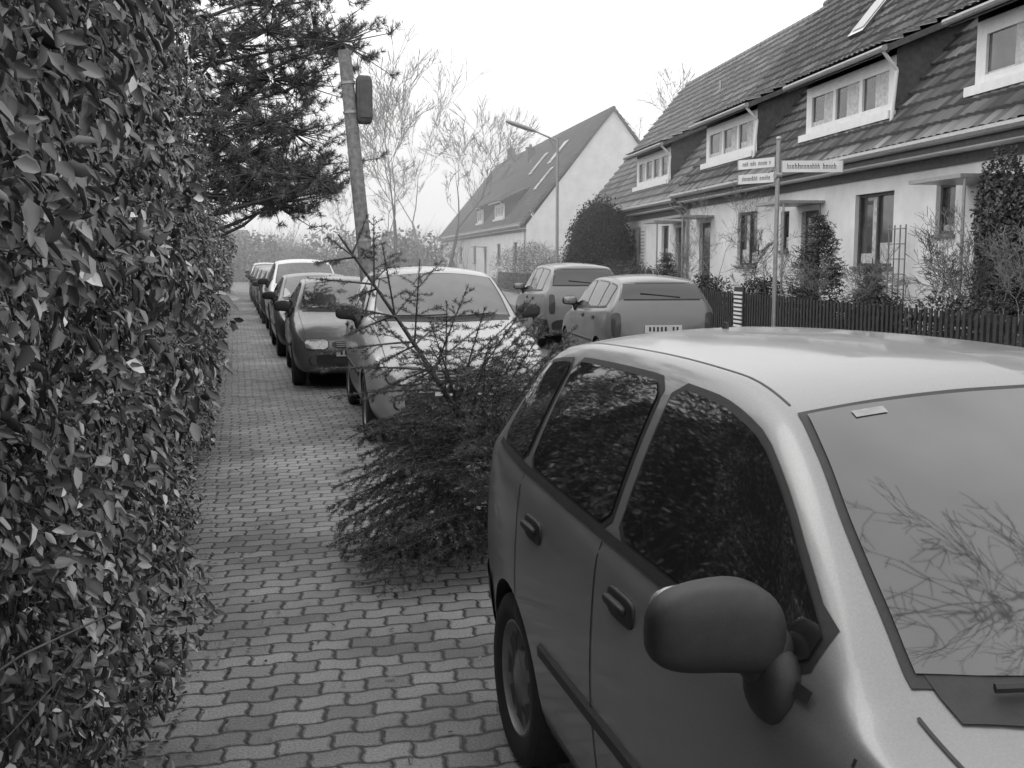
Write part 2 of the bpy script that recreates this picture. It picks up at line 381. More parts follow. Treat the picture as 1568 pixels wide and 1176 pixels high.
# ------------------------------------------------------------------ bare trees
def bare(name,loc,h,r,seed,spread=.5,depth=6,mat='barkfar',first=.3,rmin=.008,side=.65):
    q=random.Random(seed); segs=[]
    def grow(p,d,L,r,k):
        n=3
        for i in range(n):
            d=d+Vector((q.gauss(0,.10),q.gauss(0,.10),q.gauss(.05,.06))); d.normalize()
            p2=p+d*L/n; r2=max(rmin,r*.84); segs.append([*p,*p2,r,r2])
            if k>0 and k<depth and q.random()<side:
                s=Vector((q.gauss(0,1),q.gauss(0,1),q.gauss(0,.6))).normalized()
                grow(p2,(d*.55+s*spread*1.3).normalized(),L*q.uniform(.4,.62),max(rmin,r2*.45),k-2)
            p=p2;r=r2
        if k<=0: return
        for j in range(2 if q.random()<.65 else 3):
            s=Vector((q.gauss(0,1),q.gauss(0,1),q.gauss(0,.5))).normalized()
            grow(p,(d+s*spread).normalized(),L*q.uniform(.62,.85),max(rmin,r*q.uniform(.5,.72)),k-1)
    grow(Vector((0,0,0)),Vector((0,0,1)),h*first,r,depth)
    e=empty(name,loc); tubes('trunk_and_branches',segs,M[mat],e,3); return e
def SD(s,d,z=0):
    return Vector((.967*s+.255*d,-.255*s+.967*d,z))
bare('bare_tree',SD(-8.6,76),15.5,.21,1,.42,6,mat='bark',rmin=.018,side=.5)
bare('bare_tree',SD(-5.0,80),14,.20,2,.48,6,mat='bark',rmin=.018,side=.5)
bare('bare_tree',SD(-7.0,84),16,.17,12,.4,6,rmin=.016,side=.4)
bare('bare_tree',SD(-3.4,96),15,.22,3,.5,6,rmin=.02,side=.4)
bare('bare_tree',SD(-11,92),12,.18,4,.5,6,rmin=.018,side=.3)
bare('bare_tree',SD(-15,100),10,.16,5,.55,6,rmin=.018,side=.3)
bare('bare_tree',SD(-20,95),9,.14,6,.55,6,rmin=.018,side=.3)
bare('bare_tree',SD(13,75),15,.2,8,.5,6,rmin=.015,side=.4)
bare('bare_tree',SD(10,88),14,.2,9,.5,6,rmin=.015,side=.4)
# kerbside tree beside the viewpoint, reflected in the windscreen
bare('bare_tree',(3.35,.7,-.1),9.5,.12,21,.42,6,mat='bark',first=.36,rmin=.006)
def cloud(name,blobs,n,size,s0,s1,mat='fol',par=None):
    B=np.array(blobs,float); w=(B[:,3]*B[:,4]*B[:,5])**(2/3); idx=rng.choice(len(B),n,p=w/w.sum())
    u=norm(rng.normal(size=(n,3))); rr=1-rng.exponential(.14,n); rr=np.clip(rr,.1,1)+rng.normal(0,.05,n)
    P=B[idx,:3]+u*rr[:,None]*B[idx,3:6]
    D=u*.4+rng.normal(0,.6,(n,3))+[0,0,-.2]; Nn=u+rng.normal(0,.5,(n,3))
    L=rng.uniform(.7,1.3,n)*size
    P[:,2]=np.maximum(P[:,2],.02)
    return leaves(name,P,D,Nn,L,L*.6,np.clip(rng.lognormal(math.log((s0*s1)**.5),.4,n),s0*.6,s1*1.3),M[mat],par)
bl=[]
for i in range(46):
    s=R.uniform(-34,-6); d=R.uniform(85,125); p=SD(s,d); h=R.uniform(1.0,3.0); bl.append((p.x,p.y,h*.6,R.uniform(1.5,3.5),2.5,h))
cloud('distant_shrubs',bl,26000,.35,.10,.22)  # leaf tones raised so distance haze sits in the colour
bl=[]
for i in range(16):
    bl.append((R.uniform(-5,-1.0),R.uniform(26,62),R.uniform(1.5,3.2),R.uniform(.8,1.8),R.uniform(1,2.5),R.uniform(.7,1.4)))
cloud('garden_shrubs',bl,22000,.14,.05,.15)
segs=[]
for i in range(1300):
    s=R.uniform(-34,-4); d=R.uniform(84,120); p=SD(s,d,0)
    q=p.copy()
    for k in range(4):
        q2=q+Vector((R.gauss(0,.5),R.gauss(0,.5),R.uniform(.6,1.5))); segs.append([*q,*q2,.03-.006*k,.024-.006*k]); q=q2
tubes('distant_thicket',segs,M['barkfar'],None,3)
# ------------------------------------------------------------------ topiary
p=H(8.35,37.5); tp=empty('topiary_yew',p)
cloud('foliage',[(0,0,1.75,1.25,1.25,2.15),(0,0,1.2,1.3,1.3,1.3)],22000,.085,.02,.06,par=tp)
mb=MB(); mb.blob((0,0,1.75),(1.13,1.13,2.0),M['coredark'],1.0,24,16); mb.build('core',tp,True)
# ------------------------------------------------------------------ houses
def roof_slope(name,u0,u1,ve,ze,vr,zr,mat,par,step=.33,col=.22,sub=4):
    sl=math.hypot(vr-ve,zr-ze); dv,dz=(vr-ve)/sl,(zr-ze)/sl; nv,nz=-dz*np.sign(dv if dv else 1),abs(dv)
    if dv<0: nv=dz
    n=int(sl/step); nu=int((u1-u0)/col*sub)
    us=np.linspace(u0,u1,nu+1); wave=.025*np.array([0,.7,1,.7])[(np.arange(nu+1)%4)] if sub==4 else .02*(np.arange(nu+1)%2)
    rows=[]; sh=[]
    for i in range(n):
        jit=np.repeat(rng.normal(0,.004,nu//sub+2),sub)[:nu+1]
        tone=np.repeat(rng.normal(0,.5,nu//sub+2),sub)[:nu]
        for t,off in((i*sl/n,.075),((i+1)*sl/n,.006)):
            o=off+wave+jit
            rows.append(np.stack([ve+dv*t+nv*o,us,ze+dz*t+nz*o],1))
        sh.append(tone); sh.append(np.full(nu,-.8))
    V=np.concatenate(rows); m=nu+1
    ii=np.arange(nu); F=[]
    for r in range(len(rows)-1):
        F.append(np.stack([r*m+ii,r*m+ii+1,(r+1)*m+ii+1,(r+1)*m+ii],1))
    sh=np.clip(np.concatenate(sh[:len(rows)-1]),-.9,1.2)
    return quads_np(name,V,np.concatenate(F),mat,par,sh)
def wall(mb,v,u0,u1,z0,z1,ops,m,dep=.14):
    us=sorted({u0,u1}|{o[0] for o in ops}|{o[1] for o in ops}); zs=sorted({z0,z1}|{o[2] for o in ops}|{o[3] for o in ops})
    for a,b in zip(us,us[1:]):
        for c,d in zip(zs,zs[1:]):
            if any(o[0]<=a and b<=o[1] and o[2]<=c and d<=o[3] for o in ops): continue
            mb.poly([(v,a,c),(v,b,c),(v,b,d),(v,a,d)],m)
    for a,b,c,d in ops:
        mb.poly([(v,a,c),(v,b,c),(v+dep,b,c),(v+dep,a,c)],m); mb.poly([(v,a,d),(v,b,d),(v+dep,b,d),(v+dep,a,d)],m)
        mb.poly([(v,a,c),(v,a,d),(v+dep,a,d),(v+dep,a,c)],m); mb.poly([(v,b,c),(v,b,d),(v+dep,b,d),(v+dep,b,c)],m)
def pane(mb,v,u0,u1,z0,z1,n,frame,fw=.06,curt=True):
    mb.poly([(v,u0,z0),(v,u1,z0),(v,u1,z1),(v,u0,z1)],M['gwall'])
    x0,x1=v-.045,v-.002
    mb.box(x0,x1,u0,u1,z0,z0+fw,frame); mb.box(x0,x1,u0,u1,z1-fw,z1,frame)
    for i in range(n+1):
        c=u0+fw/2+(u1-u0-fw)*i/n; mb.box(x0-.003,x1,c-fw/2,c+fw/2,z0+.001,z1-.001,frame)
    if curt:
        for i in range(n):
            a=u0+(u1-u0)*i/n; w=(u1-u0)/n; f=R.uniform(.25,.6)
            mb.box(v-.001,v+.001,a+fw,a+w*f,z0+fw,z1-fw,M['curtain'])
            mb.box(v-.0012,v+.0012,a+w*f,a+w-fw,z0+fw,z0+(z1-z0)*R.uniform(.12,.35),M['curtain'])
def house(name,v0,u0,u1,ez,rz_,tile,wins,dorm,rot=-A7,org=(0,0),half=4.1,skyl=(),chim=(),fine=True,frame='trimdark'):
    loc=(org[0],org[1],0)
    e=empty(name,loc,rot)
    mb=MB(); st=M['stucco']
    ops=[(w[0],w[1],w[2],w[3]) for w in wins]
    wall(mb,v0,u0,u1,0,ez-.05,ops,st)
    vb=v0+2*half; rdg=rz_
    mb.poly([(vb,u0,0),(vb,u1,0),(vb,u1,ez),(vb,u0,ez)],st)
    for u in (u0,u1): mb.poly([(v0,u,0),(vb,u,0),(vb,u,ez),(v0+half,u,rdg-.12),(v0,u,ez)],st)
    mb.box(v0-.02,v0-.002,u0,u1,0,.45,M['slab'])
    mb.build('walls',e)
    ve=v0-.42; sl=(rdg-ez)/(half+.42) ; zE=ez
    o=.25
    roof_slope('roof_front',u0-o*0.6,u1+o*.6,ve,zE,v0+half,rdg,M[tile],e,sub=4 if fine else 2,col=.24 if fine else .5)
    roof_slope('roof_back',u0-o*.6,u1+o*.6,vb+.42,zE,v0+half,rdg,M[tile],e,sub=2,col=.6)
    mb=MB()
    for k in range(int((u1-u0)/.4)):
        a=u0+k*.4; mb.tube((v0+half,a,rdg+.02),(v0+half,a+.41,rdg+.035),.13,.11,M[tile],8)
    mb.build('ridge_tiles',e,True)
    mb=MB(); tr=M['trimdark']
    mb.box(ve+.02,v0-.003,u0-.1,u1+.1,ez-.22,ez-.19,M['whitep'])
    mb.box(ve+.0,ve+.03,u0-.1,u1+.1,ez-.2,ez-.01,tr)
    mb.box(v0-.05,v0-.004,u0,u1,ez-.40,ez-.23,tr)
    mb.tube((ve-.07,u0-.15,ez-.03),(ve-.07,u1+.15,ez-.03),.075,.075,M['metal'],8)
    for u in (u0,u1):
        for (a,b,cc,d) in ((ve,ez,v0+half,rdg),(vb+.42,ez,v0+half,rdg)):
            mb.poly([(a,u+(-.16 if u==u0 else .16),b+.04),(cc,u+(-.16 if u==u0 else .16),d+.04),(cc,u+(-.16 if u==u0 else .16),d-.16),(a,u+(-.16 if u==u0 else .16),b-.16)],tr)
    mb.build('gutter_and_bargeboards',e)
    mb=MB(); fr=M[frame]
    for w in wins:
        a,b,c0,d0,kind=w
        if kind=='door':
            mb.box(v0+.10,v0+.13,a,b,c0,d0,M['trimdark']); mb.box(v0+.08,v0+.098,a+.15,b-.15,c0+1.1,d0-.15,M['gwall'])
            mb.box(v0-.9,v0-.003,a-.2,b+.2,0,.3,M['slab']); mb.box(v0-1.0,v0-.003,a-.3,b+.3,d0+.12,d0+.18,M['metal'])
            mb.tube((v0-.9,a-.25,.3),(v0-.9,a-.25,d0+.12),.025,.025,M['metal'])
        else:
            pane(mb,v0+.13,a,b,c0,d0,kind[0],fr if len(kind)<2 else M['whitep'],curt=True)
            mb.box(v0-.06,v0+.12,a-.05,b+.05,c0-.06,c0-.003,M['slab'])
            if len(kind)>1 and kind[1]=='s':
                for (p0,p1) in((a-.62,a-.06),(b+.06,b+.62)):
                    mb.box(v0-.04,v0-.003,p0,p1,c0,d0,M['whitep'])
                    for k in range(10): mb.box(v0-.052,v0-.041,p0+.06,p1-.06,c0+.08+k*(d0-c0-.15)/10,c0+.12+k*(d0-c0-.15)/10,M['metal'])
    for u in (u0+.2,u1-.2):
        mb.tube((ve-.07,u,ez-.1),(v0-.06,u,ez-.45),.04,.04,M['metal']); mb.tube((v0-.06,u,ez-.45),(v0-.06,u,.1),.04,.04,M['metal'])
    mb.build('windows_doors_downpipes',e)
    for (a,b,npn) in dorm:
        mb=MB(); vf=v0+.12; zt=ez+1.82; zb=ez+(vf-ve)*sl
        wall(mb,vf,a,b,zb-.2,zt,[(a+.14,b-.14,zb+.16,zt-.10)],M['whitep'],.05)
        pane(mb,vf+.05,a+.14,b-.14,zb+.16,zt-.10,npn,M['whitep'],.13)
        mb.box(vf-.16,vf-.002,a-.05,b+.05,zb-.02,zb+.13,M['whitep'])
        ss=.42; vm=(zt+.08-ss*(vf-.3)-ez+sl*ve)/(sl-ss)
        zm=zt+.08+ss*(vm-(vf-.3))
        for u in(a,b): mb.poly([(vf,u,zb-.3),(vf,u,zt+.1),(vm,u,zm),],M['trimdark'])
        mb.poly([(vf-.32,a-.28,zt+.0),(vf-.32,b+.28,zt+.0),(vm+.1,b+.28,zm-.04),(vm+.1,a-.28,zm-.04)],M['trimdark'])
        mb.box(vf-.34,vf-.30,a-.28,b+.28,zt-.02,zt+.13,M['trimdark'])
        mb.poly([(vf-.32,a-.28,zt),(vm+.1,a-.28,zm-.04),(vm+.1,a-.28,zm+.08),(vf-.32,a-.28,zt+.12)],M['trimdark'])
        mb.poly([(vf-.32,b+.28,zt),(vm+.1,b+.28,zm-.04),(vm+.1,b+.28,zm+.08),(vf-.32,b+.28,zt+.12)],M['trimdark'])
        mb.tube((vf-.40,a-.3,zt+.05),(vf-.40,b+.3,zt+.05),.06,.06,M['metal'])
        mb.tube((vf-.38,a-.22,zt),(vf-.05,a-.12,zt-.3),.035,.035,M['whitep']); mb.tube((vf-.05,a-.12,zt-.3),(vf-.12,a-.12,zb-.1),.035,.035,M['whitep'])
        mb.build('dormer',e)
        roof_slope('dormer_roof',a-.28,b+.28,vf-.34,zt+.1,vm+.25,zm+.22,M[tile],e)
    mb=MB()
    for (u,v,w,l) in skyl:
        def P(vv,uu,h): z=ez+(vv-ve)*sl; return (vv-h*.78,uu,z+h*.62)
        for (i0,h,m_) in ((0,.13,M['whitep']),(.07,.155,M['lamp'])):
            q=[P(v-l/2+i0,u-w/2+i0,h),P(v-l/2+i0,u+w/2-i0,h),P(v+l/2-i0,u+w/2-i0,h),P(v+l/2-i0,u-w/2+i0,h)]
            mb.poly(q,m_)
            if i0==0:
                q0=[P(v-l/2,u-w/2,0),P(v-l/2,u+w/2,0),P(v+l/2,u+w/2,0),P(v+l/2,u-w/2,0)]
                for k in range(4): mb.poly([q0[k],q0[(k+1)%4],q[(k+1)%4],q[k]],M['trimdark'])
    for (u,v,h) in chim:
        z=rdg-abs(v-(v0+half))*sl
        mb.box(v-.3,v+.3,u-.45,u+.45,z-.6,z+h,M['trimdark']); mb.box(v-.36,v+.36,u-.51,u+.51,z+h+.001,z+h+.08,M['slab'])
        for k in(-.2,.2): mb.tube((v,u+k,z+h+.08),(v,u+k,z+h+.3),.09,.08,M['trimdark'])
    mb.tube((v0+half*.72,u0+(u1-u0)*.42,ez+half*.72*sl),(v0+half*.72,u0+(u1-u0)*.42,ez+half*.72*sl+.9),.05,.05,M['metal'])
    mb.build('skylights_and_chimneys',e)
    return e
B_w=[(28.8,29.8,.3,2.75,'door'),(25.2,26.6,1.55,2.9,(2,)),(21.6,22.5,.3,2.75,'door'),(23.2,23.7,1.9,2.8,(1,)),(18.35,19.9,1.55,2.95,(2,)),(16.3,16.9,2.1,2.95,(1,)),(14.8,15.7,.3,2.75,'door'),(11,12.5,1.55,2.95,(2,))]
hb=house('row_house',9.6,6,31,3.62,9.25,'tileB',B_w,[(25.7,29.7,3),(18.7,22.7,3),(12.0,16.1,3)],skyl=[(25,12.35,.8,.75)],chim=[(28.6,13.7,.35),(16,13.7,.8)])
A_w=[(36.4,38.2,1.5,2.85,(2,'s')),(33.0,33.8,1.7,2.8,(1,)),(41,42.2,1.5,2.85,(2,)),(31.4,32.2,.3,2.7,'door')]
ha=house('row_house',9.6,31.05,45,3.5,9.1,'tileA',A_w,[(33.3,37.6,4)])
pC=SD(.9,66); rC=-rad(3.8)
C_w=[(3,4.2,1.5,2.9,(2,)),(9,10.4,1.5,2.9,(2,)),(15,16,.2,2.6,'door'),(20,21.5,1.5,2.9,(2,)),(28,29.5,1.5,2.9,(2,))]
hc=house('gabled_house',0,0,42,3.9,11.2,'tileC',C_w,[(8,12,3),(17,20,3)],rot=rC,org=(pC.x,pC.y),half=5.6,skyl=[(4.5,2.2,.9,1.2),(12.5,3.6,1.2,1.3),(7.5,3.9,1.2,1.3)],chim=[(20,4.5,.9),(34,5.6,.9)],fine=False)
pE=SD(-31,122); he=house('distant_house',0,0,7,2.6,5.2,'tileA',[(2,3.3,1.0,2.1,(2,)),(4.5,5.8,1.0,2.1,(2,))],[],rot=rad(80),org=(pE.x,pE.y),half=3.0,fine=False)
# ------------------------------------------------------------------ fence
fe=empty('picket_fence',(0,0,0),-A7)
mb=MB(); u=7.0
while u<25.2:
    h=1.0+R.uniform(-.02,.02); t=R.uniform(-.008,.008)
    mb.box(7.6+t*.3,7.622+t*.3,u,u+.07,.14,h,M['fence']); u+=.135+R.uniform(-.008,.008)
for z in(.32,.82): mb.box(7.628,7.665,7,25.2,z,z+.07,M['fence'])
for k in range(8): mb.box(7.67,7.77,7+k*2.6,7.1+k*2.6,0,1.03,M['fence'])
mb.box(7.58,7.75,7,25.2,.02,.13,M['slab']); mb.build('pickets',fe)
fe=empty('garden_fence',(0,0,0),-A7); mb=MB(); u=27.5
while u<62:
    mb.box(7.6,7.62,u,u+.09,.1,1.05,M['fence']); u+=.16
for z in(.3,.8): mb.box(7.623,7.66,27.5,62,z,z+.07,M['fence'])
mb.build('pickets',fe)
gp=empty('garden_gate',(0,0,0),-A7); mb=MB()
for k in range(9): mb.box(7.55,7.57,20.6,21.05,.30+k*.085,.345+k*.085,M['whitep'])
mb.box(7.572,7.6,20.55,21.1,.2,1.12,M['fence']); mb.build('slats',gp)
# ------------------------------------------------------------------ street lamp
p=H(6.35,35.2); sl_=empty('street_lamp',p,-A7); mb=MB()
mb.tube((0,0,0),(0,0,1.1),.085,.085,M['metal'],12); mb.tube((0,0,1.1),(0,0,5.75),.055,.045,M['metal'],12)
mb.tube((0,0,5.65),(-.85,0,6.0),.03,.028,M['metal'],8)
mb.tube((0,0,5.3),(-.3,0,5.76),.015,.015,M['metal'],6)
mb.blob((-1.25,0,6.12),(.5,.13,.075),M['metal'],.7,fn=lambda P:[P[0],P[1]*(1-.2*P[0]),P[2]-.32*P[0]+.0])
mb.build('pole_and_head',sl_,True)
# ------------------------------------------------------------------ street name sign
p=H(6.45,16.1); ss=empty('street_name_sign',p,0); mb=MB()
mb.tube((0,0,0),(0,0,3.55),.036,.036,M['metal'],12); mb.blob((0,0,3.57),(.045,.045,.04),M['metal'],1)
def blade(ang,z,L,h):
    ca,sa=math.cos(ang),math.sin(ang)
    def P(x,y,zz): return (x*ca-y*sa,x*sa+y*ca,zz)
    x0,x1=(.06,.06+L)
    for (a,b,c,d,e0,f,m) in((x0,x1,-.012,.012,z,z+h,M['whitep']),(x0-.02,x0,-.02,.02,z-.01,z+h+.01,M['metal']),(x1,x1+.012,-.018,.018,z-.01,z+h+.01,M['metal'])):
        b0=len(mb.V); mb.V+=[P(x,y,zz) for x in(a,b) for y in(c,d) for zz in(e0,f)]
        for q in((0,1,3,2),(4,6,7,5),(0,4,5,1),(2,3,7,6),(0,2,6,4),(1,5,7,3)): mb.F.append(tuple(b0+i for i in q)); mb.I.append(mb.mi(m))
    x=x0+.08; q=random.Random(int(z*100))
    while x<x1-.1:
        w=q.uniform(.02,.04)
        for y in(-.0135,.0135):
            hh=h*q.choice([.34,.34,.5]); zz=z+h*.28
            for (aa,bb,cc,dd) in ((x,x+w*.3,zz,zz+hh),(x+w*.7,x+w,zz,zz+h*.34),(x,x+w,zz+h*.28,zz+h*.34)):
                mb.poly([P(aa,y,cc),P(bb,y,cc),P(bb,y,dd),P(aa,y,dd)],M['ink'])
        x+=w+.014
        if q.random()<.15: x+=.04
blade(rad(-16),3.05,.95,.18)
blade(rad(112),3.14,.75,.15)
blade(rad(116),2.90,.7,.15)
mb.tube((-.05,0,3.0),(.05,0,3.0),.055,.055,M['metal'],10)
mb.build('post_and_blades',ss,True)
# ------------------------------------------------------------------ wooden pole
wp=empty('utility_pole',(1.73,13.2,0)); mb=MB()
mb.tube((0,0,0),(-.36,0,4.2),.098,.078,M['polewood'],16)
mb.blob((-.13,-.0,3.62),(.10,.10,.29),M['trimdark'],.35); mb.box(-.19,-.05,-.112,-.103,3.4,3.84,M['trimdark'])
for z in(1.9,3.45,3.8): mb.tube((-.36*z/4.2,0,z),(-.36*(z+.03)/4.2,0,z+.03),.092,.092,M['metal'],16)
mb.build('pole_and_box',wp,True)
# ------------------------------------------------------------------ cars
def pchip(xs,ys,x):
    xs=np.asarray(xs,float);ys=np.asarray(ys,float);h=np.diff(xs);dl=np.diff(ys)/h;m=np.zeros(len(xs))
    m[0]=dl[0];m[-1]=dl[-1]
    for i in range(1,len(xs)-1):
        if dl[i-1]*dl[i]>0:
            w1=2*h[i]+h[i-1];w2=h[i]+2*h[i-1]; m[i]=(w1+w2)/(w1/dl[i-1]+w2/dl[i])
    i=int(np.clip(np.searchsorted(xs,x)-1,0,len(xs)-2)); t=(x-xs[i])/h[i]
    return float((2*t**3-3*t*t+1)*ys[i]+(t**3-2*t*t+t)*h[i]*m[i]+(-2*t**3+3*t*t)*ys[i+1]+(t**3-t*t)*h[i]*m[i+1])
HATCH=dict(L=3.76,keys=[(0,.56,.50,.53,.50,.56,.27),(.05,.66,.56,.61,.60,.65,.22),(.18,.745,.65,.69,.66,.73,.2),(.45,.79,.76,.80,.68,.84,.19),(.85,.80,.85,.875,.69,.925,.18),(1.08,.805,.90,.925,.70,.985,.18),
 (1.26,.81,.925,.965,.695,1.09,.18),(1.4,.81,.935,1.06,.675,1.175,.18),(1.55,.81,.94,1.165,.65,1.265,.18),(1.7,.81,.945,1.265,.615,1.345,.18),(1.86,.81,.95,1.345,.585,1.41,.18),(2.1,.81,.957,1.385,.57,1.44,.18),(2.5,.81,.967,1.395,.57,1.45,.18),(3.0,.81,.985,1.385,.565,1.44,.18),(3.35,.795,1.0,1.355,.55,1.41,.2),(3.5,.78,1.01,1.325,.54,1.375,.22),(3.6,.765,1.01,1.24,.55,1.285,.24),(3.68,.745,1.0,1.11,.585,1.15,.26),(3.73,.725,.93,.99,.61,1.02,.28),(3.76,.68,.82,.86,.59,.885,.30)],
 cowl=1.08,cs=1.27,rf=1.84,win=[(1.43,2.28),(2.36,3.06),(3.13,3.47)],rw=(3.52,3.69),wy=(.70,3.15),r=.285,doors=[1.22,2.32,3.05])
WAGON=dict(L=4.5,keys=[(0,.6,.52,.56,.52,.60,.25),(.05,.72,.60,.66,.62,.70,.2),(.25,.80,.72,.76,.68,.80,.18),(.7,.83,.83,.86,.70,.91,.18),(1.15,.845,.90,.925,.71,.98,.18),(1.35,.85,.92,.96,.71,1.02,.18),
 (1.6,.85,.94,1.12,.68,1.18,.18),(1.85,.85,.95,1.27,.64,1.33,.18),(2.05,.85,.955,1.37,.61,1.43,.18),(2.4,.85,.965,1.42,.60,1.475,.18),(3.0,.85,.975,1.43,.60,1.485,.18),(3.8,.845,.99,1.41,.595,1.465,.2),(4.15,.835,1.0,1.38,.59,1.43,.22),(4.26,.82,1.0,1.30,.60,1.34,.24),(4.38,.81,.99,1.10,.64,1.14,.26),(4.45,.79,.92,.98,.66,1.01,.28),(4.5,.74,.78,.83,.64,.86,.3)],
 cowl=1.33,cs=1.42,rf=2.03,win=[(1.6,2.55),(2.65,3.35),(3.43,4.12)],rw=(4.2,4.40),wy=(.85,3.6),r=.31,doors=[1.45,2.6,3.4])
def chaikin(P,n):
    for _ in range(n):
        Q=[P[0]]
        for a,b in zip(P,P[1:]):
            Q.append((a[0]*.75+b[0]*.25,a[1]*.75+b[1]*.25)); Q.append((a[0]*.25+b[0]*.75,a[1]*.25+b[1]*.75))
        Q.append(P[-1]); P=Q
    return P
def make_car(name,loc,rz,T,pm,sc=(1,1,1),detail=0):
    e=empty(name,loc,rz); sx,sy,sz=sc
    K=np.array(T['keys']); ks=K[:,0]
    def kv(c,y): return pchip(ks,K[:,c],min(max(y,ks[0]),ks[-1]))
    L=T['L']
    st=sorted(set([round(v,4) for v in list(np.linspace(0,L,70))+list(np.linspace(0,.25,12))+list(np.linspace(L-.3,L,16))]))
    V=[];F=[];nh=None
    for y in st:
        W,zb,zc,Rc,Tt,zo=[kv(i,y) for i in range(1,7)]
        P=[(0,zo),(.86*W,zo),(.965*W,zo+.09),(.995*W,zo+.40*(zb-zo)),(W,zo+.62*(zb-zo)),(.975*W,zb-.05),(.945*W if zb<zc-.1 else .94*W,zb)]
        wb=P[-1][0]
        P.append(((wb+Rc)/2+.012,(zb+zc)/2)); P.append((Rc,zc))
        for f in(.86,.62,.32,0): P.append((Rc*f,Tt-(Tt-zc)*f**2.2))
        Q=chaikin(P,2); nh=len(Q)
        ring=[(x*sx,y*sy,z*sz) for x,z in Q]+[(-x*sx,y*sy,z*sz) for x,z in Q[-2:0:-1]]
        V+=ring
    nr=2*nh-2
    for j in range(len(st)-1):
        for i in range(nr):
            k=(i+1)%nr; F.append((j*nr+i,j*nr+k,(j+1)*nr+k,(j+1)*nr+i))
    F.append(tuple(range(nr))[::-1]); F.append(tuple((len(st)-1)*nr+i for i in range(nr)))
    bvh=BVHTree.FromPolygons([Vector(v) for v in V],F)
    body=raw('body',V,F,[M['plastic'],pm],e,[1]*len(F))
    r=T['r']*sz; wy=[w*sy for w in T['wy']]; W0=.81*sx if T is HATCH else .85*sx
    cm=MB()
    for w in wy:
        for sg in(-1,1): cm.tube((sg*(W0-.26),w,r*1.0),(sg*(W0+.2),w,r*1.0),r+.04,r+.04,M['plastic'],40)
    co=cm.build('cut'); co.location=loc; co.rotation_euler=(0,0,rz)
    bpy.context.view_layer.update()
    md=body.modifiers.new('b','BOOLEAN'); md.object=co; md.operation='DIFFERENCE'; md.solver='EXACT'
    dg=bpy.context.evaluated_depsgraph_get(); me=bpy.data.meshes.new_from_object(body.evaluated_get(dg))
    if len(me.polygons)>1000: body.modifiers.clear(); body.data=me
    else: body.modifiers.clear()
    me=body.data; me.polygons.foreach_set('use_smooth',[True]*len(me.polygons)); me.set_sharp_from_angle(angle=rad(42))
    cd=co.data; bpy.data.objects.remove(co); bpy.data.meshes.remove(cd)
    def proj(o,d,off):
        h=bvh.ray_cast(Vector(o),Vector(d))
        if h[0] is None: return None
        n=h[1]
        if n.dot(Vector(d))>0: n=-n
        return h[0]+n*off
    tr=MB(); gl=MB()
    zb=lambda y:kv(2,y); zc=lambda y:kv(3,y)
    nW=len(T['win'])
    for wi,(a,b) in enumerate(T['win']):
        def rounding(y,a=a,b=b):
            t=min(y-a,b-y); return .03*max(0,1-t/.035)**2
        slant=.10 if wi<nW-1 else 0
        lo=lambda y:zb(y)+.03+rounding(y); hi=lambda y:max(zb(y)+.032,zc(y)-.05-rounding(y)*(0 if (wi==0 and y<a+.5) else 1))
        slF=slant if wi>0 else 0
        def sl_cols(mm,off,mat,pad):
            for sg in(-1,1):
                rows=[]
                yy0,yy1=a-pad,b+pad
                for j in range(9):
                    rw=[]
                    for k in range(17):
                        t=k/16; y=yy0+(yy1-yy0)*t
                        l=lo(min(max(y,a),b))-pad; h=hi(min(max(y,a),b))+pad
                        z=l+(h-l)*j/8
                        ya=y+(slF*(1-t)+slant*t)*(z-1.1)
                        rw.append(proj((sg*2,ya*sy,z*sz),(-sg,0,0),off))
                    rows.append(rw)
                mm.grid(rows,mat)
        sl_cols(tr,.002,M['plastic'],.016); sl_cols(gl,.006,M['glass'],0)
    for sg in(-1,1):
        ysn=np.linspace(T['win'][0][0]-.05,T['win'][-1][1],24)
        tr.grid([[proj((sg*2,y*sy,(zb(y)+dz)*sz),(-sg,0,0),.011) for y in ysn] for dz in(.004,.024)],M['plastic'])
    y0=T['cs']; dc=T['cs']-T['cowl']
    for (mm,off,mat,pad) in((tr,.003,M['plastic'],.016),(gl,.006,M['wglass'],0)):
        rows=[]
        for j in range(25):
            y=y0+.03-pad+(T['rf']-.03-y0-.03+2*pad)*j/24; rw=[]
            hw=kv(4,y)-.062+pad
            for k in range(33):
                t=-1+2*k/32; yy=y-dc*.9*(1-t*t)*(1-j/24)-.03*(1-t*t)*(j/24)
                rw.append(proj((t*hw*sx,yy*sy,3),(0,0,-1),off))
            rows.append(rw)
        mm.grid(rows,mat)
    rows=[]
    for dy in(-.07,-.045,-.02,.03):
        rows.append([proj((t*(kv(4,y0)-.075)*sx,(y0+dy-dc*.9*(1-t*t))*sy,3),(0,0,-1),.004) for t in np.linspace(-1,1,41)])
    tr.grid(rows,M['plastic'])
    ya,yb=T['rw']
    for (mm,off,mat,pad) in((tr,.002,M['plastic'],.018),(gl,.006,M['glass'],0)):
        z0=(kv(5,yb)-.0-pad); z1=kv(5,ya)-.035+pad; rows=[]
        for j in range(9):
            z=z0+(z1-z0)*j/8; hw=(.58-.07*j/8)*(W0/sx/.81)+pad
            rows.append([proj((hw*(-1+2*k/16)*sx,(L+1)*sy,z*sz),(0,-1,0),off) for k in range(17)])
        mm.grid(rows,mat)
    rz0=kv(5,yb)+.02
    a=proj((-.25*sx,(L+1)*sy,rz0*sz),(0,-1,0),.012); b=proj((.3*sx,(L+1)*sy,(rz0+.05)*sz),(0,-1,0),.02)
    tr.tube(a,b,.010,.007,M['plastic'],6)
